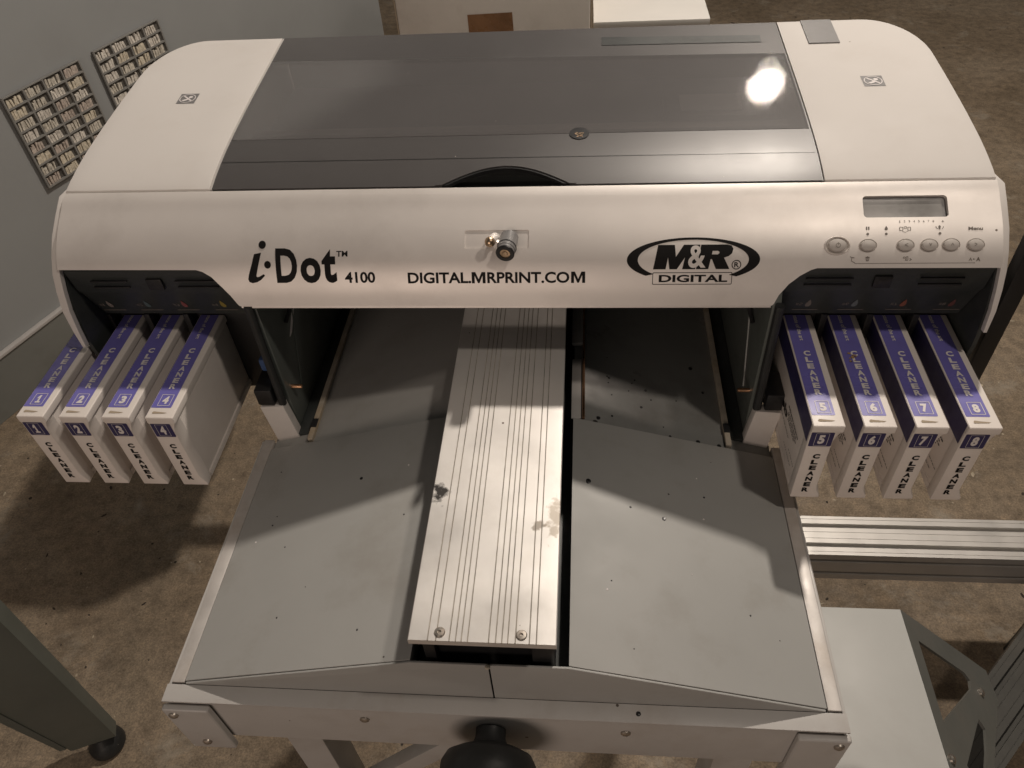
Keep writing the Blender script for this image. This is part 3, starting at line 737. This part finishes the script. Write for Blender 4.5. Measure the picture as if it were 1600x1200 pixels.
# --- loading tray: two sloping wings, lower rear bed, rims, front beam
def wing(sg, y0, y1, dz, name, mt, front_face):
    xi, xo = .0605, .2605
    zi, zo = .9885-dz, .9325-dz
    t = .0018
    top = [(sg*xi, zi), (sg*xo, zo), (sg*xo, zo-t), (sg*(xi+t), zi-t), (sg*(xi+t), zi-.024), (sg*xi, zi-.024)]
    w = prism(name, top, 1, y0, y1, mt, printer, .0006)
    if front_face:
        poly = [(sg*.0006, .9300), (sg*.0006, .9878), (sg*xi, .9878), (sg*(xo-.001), .9316), (sg*(xo-.001), .9300)]
        prism('tray_front_plate', poly, 1, .2588, .2606, mt, w, .0005)
    return w
wL = wing(-1, .2609, .5130, 0, 'tray_wing', M_GREY, True)
wR = wing(1, .2609, .5130, 0, 'tray_wing', M_GREY, True)
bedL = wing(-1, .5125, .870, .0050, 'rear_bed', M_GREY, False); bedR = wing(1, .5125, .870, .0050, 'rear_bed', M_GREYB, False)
# trough under the platen
box('trough', -.0600, .0600, .2640, .870, .9400, .9600, M_DARK, printer, .001)
revolve('pull_cord_knot', (-.0005, .2570, .9880), (0, 0, 1), [(.0014, 0), (.0022, .0012), (.0016, .0026), (.0, .003)], M_PALE, wL, 10)
for (x, y, rr) in [(.0747, .4382, .0030), (.1428, .4121, .0022), (.1130, .418, .0012), (-.1427, .451, .0018), (.183, .445, .0010), (-.09, .40, .0008), (.21, .33, .0009), (-.19, .31, .0008)]:
    z = .9885-(abs(x)-.0605)/(.2605-.0605)*.056
    revolve('ink_drop', (x, y, z), (0, 0, 1), [(rr, 0), (rr*.8, .0004), (0, .0006)], M_BLACK, wR if x > 0 else wL, 10)
rnd = random.Random(21)
for k in range(20):
    x = rnd.uniform(.075, .208); y = rnd.uniform(.520, .640)-(.03*rnd.random()); rr = rnd.choice((.0008, .0010, .0013, .0016, .0026))
    z = .9885-.0050-(x-.0605)/(.2605-.0605)*.056
    revolve('ink_drop', (x, max(y, .518), z), (0, 0, 1), [(rr, 0), (rr*.8, .0004), (0, .0006)], M_BLACK, bedR, 8)
for k in range(16):
    x = rnd.choice((-1, 1))*rnd.uniform(.085, .245); y = rnd.uniform(.275, .500); rr = rnd.choice((.0005, .0006, .0008, .0010))
    z = .9885-(abs(x)-.0605)/(.2605-.0605)*.056
    revolve('dust_speck', (x, y, z), (0, 0, 1), [(rr, 0), (rr*.7, .0004), (0, .0006)], M_WINK if k % 3 == 0 else M_BLACK, wR if x > 0 else wL, 6)
# rims
for sg in (-1, 1):
    rm = box('tray_rim', min(sg*.2612, sg*.2720), max(sg*.2612, sg*.2720), .2600, .5270, .9150, .9315, M_RIM, printer, .0008)
    box('rim_flange', min(sg*.2726, sg*.2752), max(sg*.2726, sg*.2752), .2470, .5270, .8600, .9290, M_FRAME, rm, .0006)
fb = box('front_beam', -.2725, .2722, .2465, .2585, .8540, .9300, M_FRAME, printer, .0022, 3)
prism('beam_top_edge', [(.2440, .9275), (.2440, .9300), (.2584, .9306), (.2584, .9302), (.2464, .9275)], 0, -.2755, .2750, M_FRAME, fb, .0004)
for sg in (-1, 1):
    xa, xb = sorted((sg*.2370, sg*.2775))
    bk = prism('corner_bracket', [(xa, .842), (xb, .842), (xb, .9225), (xa, .9225)], 1, .2395, .2460, M_FRAME, fb, .0025, 3)
    for dx, z in ((.2690, .9140), (.2590, .8580)):
        revolve('screw', (sg*dx, .2395, z), (0, -1, 0), [(.0042, 0), (.0040, .0015), (.0022, .0026), (.0, .0028)], M_STEEL, bk, 14)
for x, z in ((-.1090, .9060), (.1060, .9030)):
    revolve('screw', (x, .2465, z), (0, -1, 0), [(.0042, 0), (.0040, .0013), (.0024, .0022), (.0, .0024)], M_STEEL, fb, 14)
revolve('ink_drop', (.1149, .2510, .9305), (0, 0, 1), [(.0020, 0), (.0014, .0004), (0, .0006)], M_BLACK, fb, 10)
# black star knob on the front beam
kb = revolve('clamp_knob', (-.004, .2465, .897), (0, -1, -.10), [(.0125, 0), (.0125, .007), (.0145, .012), (.026, .016), (.0345, .020), (.0385, .027), (.0390, .040), (.0360, .046), (.030, .0475), (.0290, .041), (.0285, .036), (.0, .035)], M_RUB, printer, 40)
revolve('knob_hub', (-.004, .2112, .8935), (0, -1, -.10), [(.0120, 0), (.0120, .006), (.009, .008), (0, .0082)], M_STEEL, kb, 20)

# --- platen: grooved aluminium plank on a black carrier
gx = [-.0382, -.0323, -.0228, -.0183, -.0143, -.0098, .0050, .0099, .0143, .0184, .0237, .0335, .0384]
zt = 1.0430
pp = [(-.0524, 1.0370), (-.0524, zt-.0006), (-.0518, zt)]
for g in gx: pp += [(g-.00044, zt), (g-.00030, zt-.0016), (g+.00030, zt-.0016), (g+.00044, zt)]
pp += [(.0518, zt), (.0524, zt-.0006), (.0524, 1.0370)]
pl_ = prism('platen', pp, 1, .2500, .8600, M_PLATEN, printer, 0, 1, False)
gd = None
for g in gx:
    gd = box('groove_fill', g-.00027, g+.00027, .2503, .8597, zt-.0015, zt-.0003, M_GROOVE, pl_, 0)  # darker strip along the bottom of each groove
for x in (-.0301, .0279):
    rv = revolve('rivet', (x, .2563, zt), (0, 0, 1), [(.0040, 0), (.0040, .0005), (.0033, .0011), (.0013, .0012), (.0011, .0003), (0, .0003)], M_STEEL, pl_, 20)
pc = boxes('platen_carrier', [(-.0490, -.0400, .2640, .860, .9680, 1.0365), (.0330, .0500, .2640, .860, .9680, 1.0365), (-.0398, .0328, .2700, .860, .9680, 1.0365)], M_BLACK, printer, .0008)
text_on('carrier_badge_print', [[[(-.0335, 1.0330), (-.0120, 1.0330), (-.0165, 1.0120), (-.0335, 1.0120)]], [[(.002, 1.0105), (.028, 1.0105), (.020, 1.0160), (.010, 1.0170), (.002, 1.0150)]]], lambda x, z, h: Vector((x, .2697, z)), M_GREYP, pc)
# rail and pads beside the platen
rl = tube('guide_rod', [(.0705, .5140, .9860), (.0705, .700, .9860)], .0014, M_COPPER, printer, 8)
box('speckled_pad', .0585, .0680, .5150, .600, .9836, .9850, M_FRAME, rl, .0003)
box('rail_block', .0575, .0695, .620, .690, .9850, .9900, M_FRAME, rl, .002)

cc = box('shadow_blocker', -.860, -.600, 1.12, 1.50, .560, .800, M_DARK, printer, .006)  # unseen box added behind the left bay to shade the floor
boxes('blocker_arm', [(-.5995, -.190, 1.20, 1.24, .600, .640), (-.230, -.190, .8405, 1.1995, .600, .640)], M_DARK, cc, .001)
# --- stand under the tray
std = box('stand_leg', -.2460, -.2060, .300, .340, .004, .8500, M_FRAME, printer, .003)
box('stand_leg', .2060, .2460, .300, .340, .004, .8500, M_FRAME, printer, .003)
box('stand_leg', -.2460, -.2060, .800, .840, .004, .9270, M_FRAME, printer, .003)
box('stand_leg', .2060, .2460, .800, .840, .004, .9270, M_FRAME, printer, .003)
obj('stand_brace', [(-.205, .312, .48), (-.205, .312, .52), (-.205, .330, .48), (-.205, .330, .52), (.05, .312, .80), (.05, .312, .84), (.05, .330, .80), (.05, .330, .84)], box_vf(0, 1, 0, 1, 0, 1)[1], M_FRAME, printer, .002)
box('stand_crossbar', -.205, .205, .305, .335, .8440, .8520, M_FRAME, printer, .002)
box('base_pan', -.2600, .2600, .2600, .870, .9050, .9270, M_DARK, printer, .002)

# ================================================================== ink cartridges
WHICH = ['leftmost white cleaner cartridge, violet label marked 1, at the outer left end', 'second cleaner cartridge from the left, violet label marked 2',
         'cleaner cartridge marked 3 on violet, between the ones marked 2 and 4', 'innermost cartridge of the left bay, marked 4, its whole right side showing',
         'innermost cartridge of the right bay, marked 5, its printed left side showing', 'cleaner cartridge marked 6 with a brown stain on its violet top label',
         'third cartridge of the right bay, violet label marked 7', 'rightmost white cleaner cartridge, violet label marked 8, next to the black post']
def cartridge(num, x0):
    t = thing('ink_cartridge', WHICH[num-1], 'ink cartridge', (x0+.013, .447, .961), 'cleaner cartridges in the printer bays')
    W = .0265; yf = .4470; zt = 1.0540; zb = .9545
    flange = [(0, zb), (.0255, zb), (.0255, zb+.0035), (.0215, zb+.0110), (.0205, zb+.016), (.0205, 1.0330), (.0225, 1.0400), (.0245, 1.0440), (.0245, 1.0452), (.0, 1.0452)]
    nf = len(flange)
    Vf = [(x0+a, yf+.0008, b) for a, b in flange]+[(x0+(.0248 if a > .01 else a), yf+.0120, b) for a, b in flange]
    obj('front_flange', Vf, [tuple(range(nf)), tuple(range(2*nf-1, nf-1, -1))]+[(i, (i+1) % nf, nf+(i+1) % nf, nf+i) for i in range(nf)], M_CART, t, .0007)
    box('top_cap', x0, x0+W, yf-.0008, .5910, 1.0455, zt, M_CART, t, .0017, 3)
    box('body', x0+.0006, x0+.0238, yf+.0122, .5910, zb+.0070, 1.0453, M_CART, t, .0006)
    box('bottom_rail', x0+.0004, x0+.0252, yf+.0122, .5910, zb, zb+.0068, M_CART, t, .0006)
    top = lambda u, v, h: Vector((u, v, zt+h)); fr = lambda u, v, h: Vector((u, yf+.0008-h, v)); lf = lambda u, v, h: Vector((x0-h, u, v))
    lb = text_on('top_label', [[rrect(x0+.0012, x0+.0205, .4590, .5900, .0010, 3)]], top, M_BLUE, t, h=.0002)
    txt = []
    ys = [.5325, .5240, .5155, .5070, .4990, .4910, .4830]
    for ch, y in zip('CLEANER', ys):
        txt.append((ch, x0+.0088, x0+.0148, y-.0002, y+.0064, .045, 0))
    sq = (x0+.0062, x0+.0178, .4602+.0010, .4755)
    txt.append([rrect(sq[0], sq[1], sq[2], sq[3], .0004, 1), rrect(sq[0]+.0005, sq[1]-.0005, sq[2]+.0005, sq[3]-.0005, .0002, 1)])
    txt.append((str(num), x0+.0092, x0+.0148, .4636, .4732, .055, 0))
    text_on('top_lettering', txt, top, M_WINK, lb, h=.0005)
    side = lambda u, v, h: Vector((x0+.0088+v, .5890-u, zt+h))       # runs along the cartridge
    text_on('tagline_lettering', [('state of the art', 0, .0360, 0, .0040, .02, 0)], side, M_WINK, lb, h=.0005)
    nv = text_on('front_label', [[rrect(x0+.0010, x0+.0200, 1.0270, 1.0450, .0012, 3)]], fr, M_NAVY, t, h=.0003)
    text_on('front_number_lettering', [[rrect(x0+.0050, x0+.0160, 1.0285, 1.0440, .0003, 1), rrect(x0+.0053, x0+.0157, 1.0288, 1.0437, .0002, 1)], (str(num), x0+.0078, x0+.0132, 1.0306, 1.0420, .055, 0)], fr, M_WINK, nv, h=.0006)
    n = 7; z = 1.0165; ft = []
    for ch in 'CLEANER':
        ft.append((ch, x0+.0082, x0+.0142, z-.0060, z, .05, 0)); z -= .0079
    text_on('front_lettering', ft, fr, M_INK, t, h=.0003)
    # thumb slot in the lip
    text_on('lip_slot', [[(x0+.0050, .4530), (x0+.0060, .4545), (x0+.0190, .4528), (x0+.0160, .4518), (x0+.0055, .4515)]] and [[[(x0+.0050, .4530), (x0+.0060, .4545), (x0+.0190, .4528), (x0+.0160, .4518), (x0+.0055, .4515)]]], top, M_BOXB, t, h=.0003)
    # label wrapped on the left flank
    text_on('side_label', [[rrect(yf+.0030, .5900, 1.0300, 1.0530, .0008, 2)]], lf, M_NAVY, t, h=.0004)
    rows = []
    for (a, b, zc, hh) in ((.470, .512, 1.0085, .0016), (.474, .508, 1.0045, .0012), (.472, .510, 1.0010, .0012), (.478, .506, .9975, .0012), (.492, .545, .9860, .0008), (.462, .485, .9800, .0007), (.470, .500, .9720, .0007)):
        y = a
        while y < b:
            w_ = random.uniform(.0015, .0045); rows.append([[(y, zc), (min(y+w_, b), zc), (min(y+w_, b), zc+hh), (y, zc+hh)]]); y += w_+random.uniform(.0005, .0014)
    flank = lambda u, v, h: Vector((x0+.0006-h, u, v))
    text_on('side_print', rows+[('clean', .510, .550, .9930, 1.0030, .04, 0)], lambda u, v, h: flank(1.060-u if False else u, v, h), M_INK, t, h=.0004)
    if num == 6:
        random.seed(11)
        blob = []
        for k in range(9):
            cx = x0+.0100+random.uniform(-.004, .0035); cy = .5300+random.uniform(-.006, .006); r_ = random.uniform(.0006, .0017)
            blob.append([[(cx+r_*random.uniform(.6, 1.3)*math.cos(q*.785), cy+r_*random.uniform(.6, 1.5)*math.sin(q*.785)) for q in range(8)]])
        text_on('label_stain', blob, top, mat('ochre_stain', (.38, .24, .10), .6), lb, h=.0007)
    return t
for i, x in enumerate([-.4485, -.4072, -.3660, -.3246]): cartridge(i+1, x)
for i, x in enumerate([.2615, .3030, .3445, .3860]): cartridge(i+5, x)

# ================================================================== things around
# black post beside the printer's right end
po = thing('black_post', 'slim black upright bar beside the right end of the printer', 'post', (.466, .600, 0))
prism('upright', [(.4575, .592), (.4745, .592), (.4745, .608), (.4575, .608)], 2, .9300, 1.170, M_BLACK, po, .002)
obj('foot_arm', box_vf(.300, .4745, .609, .625, .9100, .9420)[0], box_vf(0, 1, 0, 1, 0, 1)[1], M_BLACK, po, .002)

# aluminium extrusions low on the right
def extrusion(name, label, p0, p1, w, h, ztop, mt):
    p0 = Vector(p0); p1 = Vector(p1); d = (p1-p0); L_ = d.length; d.normalize(); n = Vector((-d.y, d.x, 0))
    t = thing(name, label, 'aluminium profile', (p0.x, p0.y, 0), 'aluminium profiles low on the right')
    # cross-section with T-slots on top and on the near side
    def slot_edge(a, b, cs, depth):      # breakpoints along one side
        out = []
        for c in cs: out += [(c-.0045, 0), (c-.0045, depth), (c+.0045, depth), (c+.0045, 0)]
        return out
    sec = []
    hw = w/2
    sec.append((-hw, -h)); sec.append((-hw, -h))
    for c in (-h+h*.25, -h+h*.75): sec += [(-hw, c-.0045), (-hw+.009, c-.0045), (-hw+.009, c+.0045), (-hw, c+.0045)]
    sec.append((-hw, 0))
    for c in (-w*.25, w*.25): 
        sec += [(c-.0150, 0), (c-.0148, -.0008), (c-.0140, -.0008), (c-.0138, 0)]
        sec += [(c-.0045, 0), (c-.0045, -.009), (c+.0045, -.009), (c+.0045, 0)]
        sec += [(c+.0138, 0), (c+.0140, -.0008), (c+.0148, -.0008), (c+.0150, 0)]
    sec.append((hw, 0)); sec.append((hw, -h))
    sec = sec[1:]
    V = []; k = len(sec)
    for q in (p0, p1):
        for u, v in sec: V.append(q+n*u+Vector((0, 0, ztop+v)))
    Fc = [tuple(range(k)), tuple(range(2*k-1, k-1, -1))]+[(i, (i+1) % k, k+(i+1) % k, k+i) for i in range(k)]
    obj('profile', V, Fc, mt, t, 0, 1, False)
    return t
e1 = extrusion('aluminium_extrusion', 'bright slotted aluminium beam lying level below the right cartridges', (.30, .853, 0), (1.30, .853, 0), .085, .08, .300, M_EXTR)
e2 = extrusion('aluminium_extrusion', 'slotted aluminium beam with shade painted in, running diagonally behind the cut-out bracket', (.505, .318, 0), (1.035, .843, 0), .085, .08, .270, M_EXTR_SHADE)
for (x, y) in ((.40, .853), (1.22, .853)):
    box('foot_block', x-.03, x+.03, y-.03, y+.03, .001, .2195, M_BLACK, e1, .003)
for f in (.15, .85):
    x = .505+.53*f; y = .318+.525*f
    box('foot_block', x-.03, x+.03, y-.03, y+.03, .001, .1895, M_BLACK, e2, .003)

# grey shelf with cut-out side bracket
sh = thing('equipment_shelf', 'light grey steel shelf with a cut-out bracket below the tray\'s right rim', 'shelf', (.47, .45, 0))
prism('shelf_plate', [(.36, .30), (.5290, .30), (.5290, .5924), (.36, .5924)], 2, .4960, .5000, mat('shelf_paint', (.50, .505, .485), .5, var=.04, scale=6, bump=.05, bscale=500, stain=(.38, .36, .33), stain_amt=.4, stain_scale=5), sh, .0012)
def gus(x, y, h): return Vector((x, y, .4985-(x-.53)))+Vector((.7071, 0, .7071))*h
g_out = [(.5305, .5924), (.7121, .5932), (.7157, .5479), (.634, .4159), (.580, .33), (.5305, .30)]
g_h1 = [(.5500, .5560), (.6440, .5560), (.6530, .5480), (.6480, .5330), (.5480, .4400)]
g_h2 = [(.6390, .4850), (.6480, .4740), (.6300, .4350), (.6000, .385), (.5800, .375), (.5700, .3950)]
wrapped('side_bracket', [g_out, g_h1, g_h2], .004, mat('bracket_paint', (.13, .132, .12), .5, var=.08, scale=10, bump=.05, bscale=500, stain=(.14, .12, .10), stain_amt=.4, stain_scale=10), sh, mapf=gus, sstep=.05)
for x, y in ((.6700, .5380), (.5380, .3900)):
    b0 = gus(x, y, 0); revolve('bolt', b0, (.7071, 0, .7071), [(.0065, 0), (.0062, .003), (.0035, .0050), (0, .0052)], M_STEEL, sh, 14)
box('shelf_post', .40, .44, .45, .49, .001, .4955, M_FRAME, sh, .002)

# steel leg at lower left
lgT = thing('workbench', 'dark green-grey sheet steel leg on a worn round foot at lower left', 'workbench', (-.86, .52, 0))
def legbox(zs, cx, cy, hw, hd):
    return [(cx+sx*hw, cy+sy*hd, zs) for sx, sy in ((-1, -1), (1, -1), (1, 1), (-1, 1))]
V = [(-.905, .488, .045), (-.828, .520, .045), (-.840, .548, .045), (-.917, .516, .045),
     (-1.075, .475, .80), (-.868, .560, .80), (-.885, .600, .80), (-1.092, .515, .80)]
obj('leg', V, [(3, 2, 1, 0), (4, 5, 6, 7), (0, 1, 5, 4), (1, 2, 6, 5), (2, 3, 7, 6), (3, 0, 4, 7)], M_LEG, lgT, .0025)
V = [(-.917, .482, .06), (-.906, .487, .06), (-.910, .497, .06), (-.921, .492, .06), (-1.105, .455, .80), (-1.076, .470, .80), (-1.080, .480, .80), (-1.109, .465, .80)]
obj('leg_flange', V, [(3, 2, 1, 0), (4, 5, 6, 7), (0, 1, 5, 4), (1, 2, 6, 5), (2, 3, 7, 6), (3, 0, 4, 7)], M_LEG, lgT, .001)
revolve('round_foot', (-.862, .520, .0005), (0, 0, 1), [(.030, 0), (.034, .006), (.033, .018), (.024, .030), (.014, .0445)], M_RUB, lgT, 24)

# two wall racks of little pigeonholes
def rack(label, s0, ztop, rows, cols=4, cw=.0628, rh=.0317):
    c = wall_pt(s0+cols*cw/2, 0, ztop-rows*rh)
    t = thing('sample_rack', label, 'rack', tuple(c), 'small pigeonhole racks on the wall')
    s1 = s0+cols*cw; zb = ztop-rows*rh
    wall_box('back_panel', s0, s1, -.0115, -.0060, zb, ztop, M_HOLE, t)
    V, Fc = [], []
    def add(a, b, d0, d1, z0, z1):
        n = len(V); V.extend(wall_pt(s, d, z) for s in (a, b) for d in (d0, d1) for z in (z0, z1))
        Fc.extend(tuple(i+n for i in q) for q in box_vf(0, 1, 0, 1, 0, 1)[1])
    for r in range(rows+1):
        z = ztop-r*rh; 
        if r < rows: add(s0, s1, -.0058, .0006, z-rh, z-rh+.0045)
    for k in range(cols+1): add(s0+k*cw-.0022, s0+k*cw+.0022, -.0058, .0004, zb, ztop)
    add(s0, s1, -.0058, .0006, ztop-.001, ztop+.002)
    obj('divider_grid', V, Fc, M_RACK, t, 0, 1, False)
    for r in range(rows):
        for k in range(cols):
            V, Fc = [], []
            a0 = s0+k*cw+.005; a1 = s0+(k+1)*cw-.012; z0 = ztop-(r+1)*rh+.0048
            x = a0
            while x < a1-.006:
                w_ = random.uniform(.0045, .009); hgt = random.uniform(.016, .0235)
                sk = random.uniform(-.002, .004)
                n = len(V)
                for s, e in ((x, 0), (min(x+w_, a1), 1)):
                    for d in (-.0055, random.uniform(-.003, .0003)):
                        V.append(wall_pt(s, d, z0)); V.append(wall_pt(s+sk, d-.001, z0+hgt))
                Fc += [tuple(i+n for i in q) for q in box_vf(0, 1, 0, 1, 0, 1)[1]]
                x += w_+random.uniform(.0008, .003)
            obj('card_stack', V, Fc, M_PAPER[random.randrange(4) if rows == 8 else random.choice((0, 1, 3, 3))], t, 0, 1, False)
rack('larger grey rack of small pigeonholes on the wall, nearer the left edge', .476, .745, 8)
rack('grey rack of small pigeonholes on the wall, half hidden by the printer', .782, .745, 7)

# carton and low white table behind the printer
cb = thing('carton', 'tall off-white cardboard carton with brown tape patch behind the printer', 'carton', (-.18, 2.25, 0))
Vb, Fb = box_vf(-.436, .084, 2.152, 2.50, .001, 1.05)
obj('carton_body', Vb, Fb, M_BOX, cb, .006, 2)
boxes('carton_edge', [(.0845, .0890, 2.158, 2.495, .01, 1.04)], M_BOXB, cb, .0015)
boxes('carton_flank', [(-.4410, -.4365, 2.158, 2.495, .01, 1.04)], M_BOXB, cb, .0015)
obj('tape_patch', [(-.243, 2.1505, .700), (-.121, 2.1505, .703), (-.123, 2.1505, .792), (-.244, 2.1505, .789)], [(0, 1, 2, 3)], M_TAPE, cb, smooth=False)
tb = thing('low_table', 'white-topped table beside the tall carton behind the printer', 'table', (.25, 2.45, 0))
box('table_top', .0935, .403, 2.174, 2.75, .733, .750, M_BOARD, tb, .0015)
for x in (.115, .385):
    for y in (2.22, 2.71): box('leg', x-.012, x+.012, y-.012, y+.012, .001, .7325, M_BLACK, tb, .002)
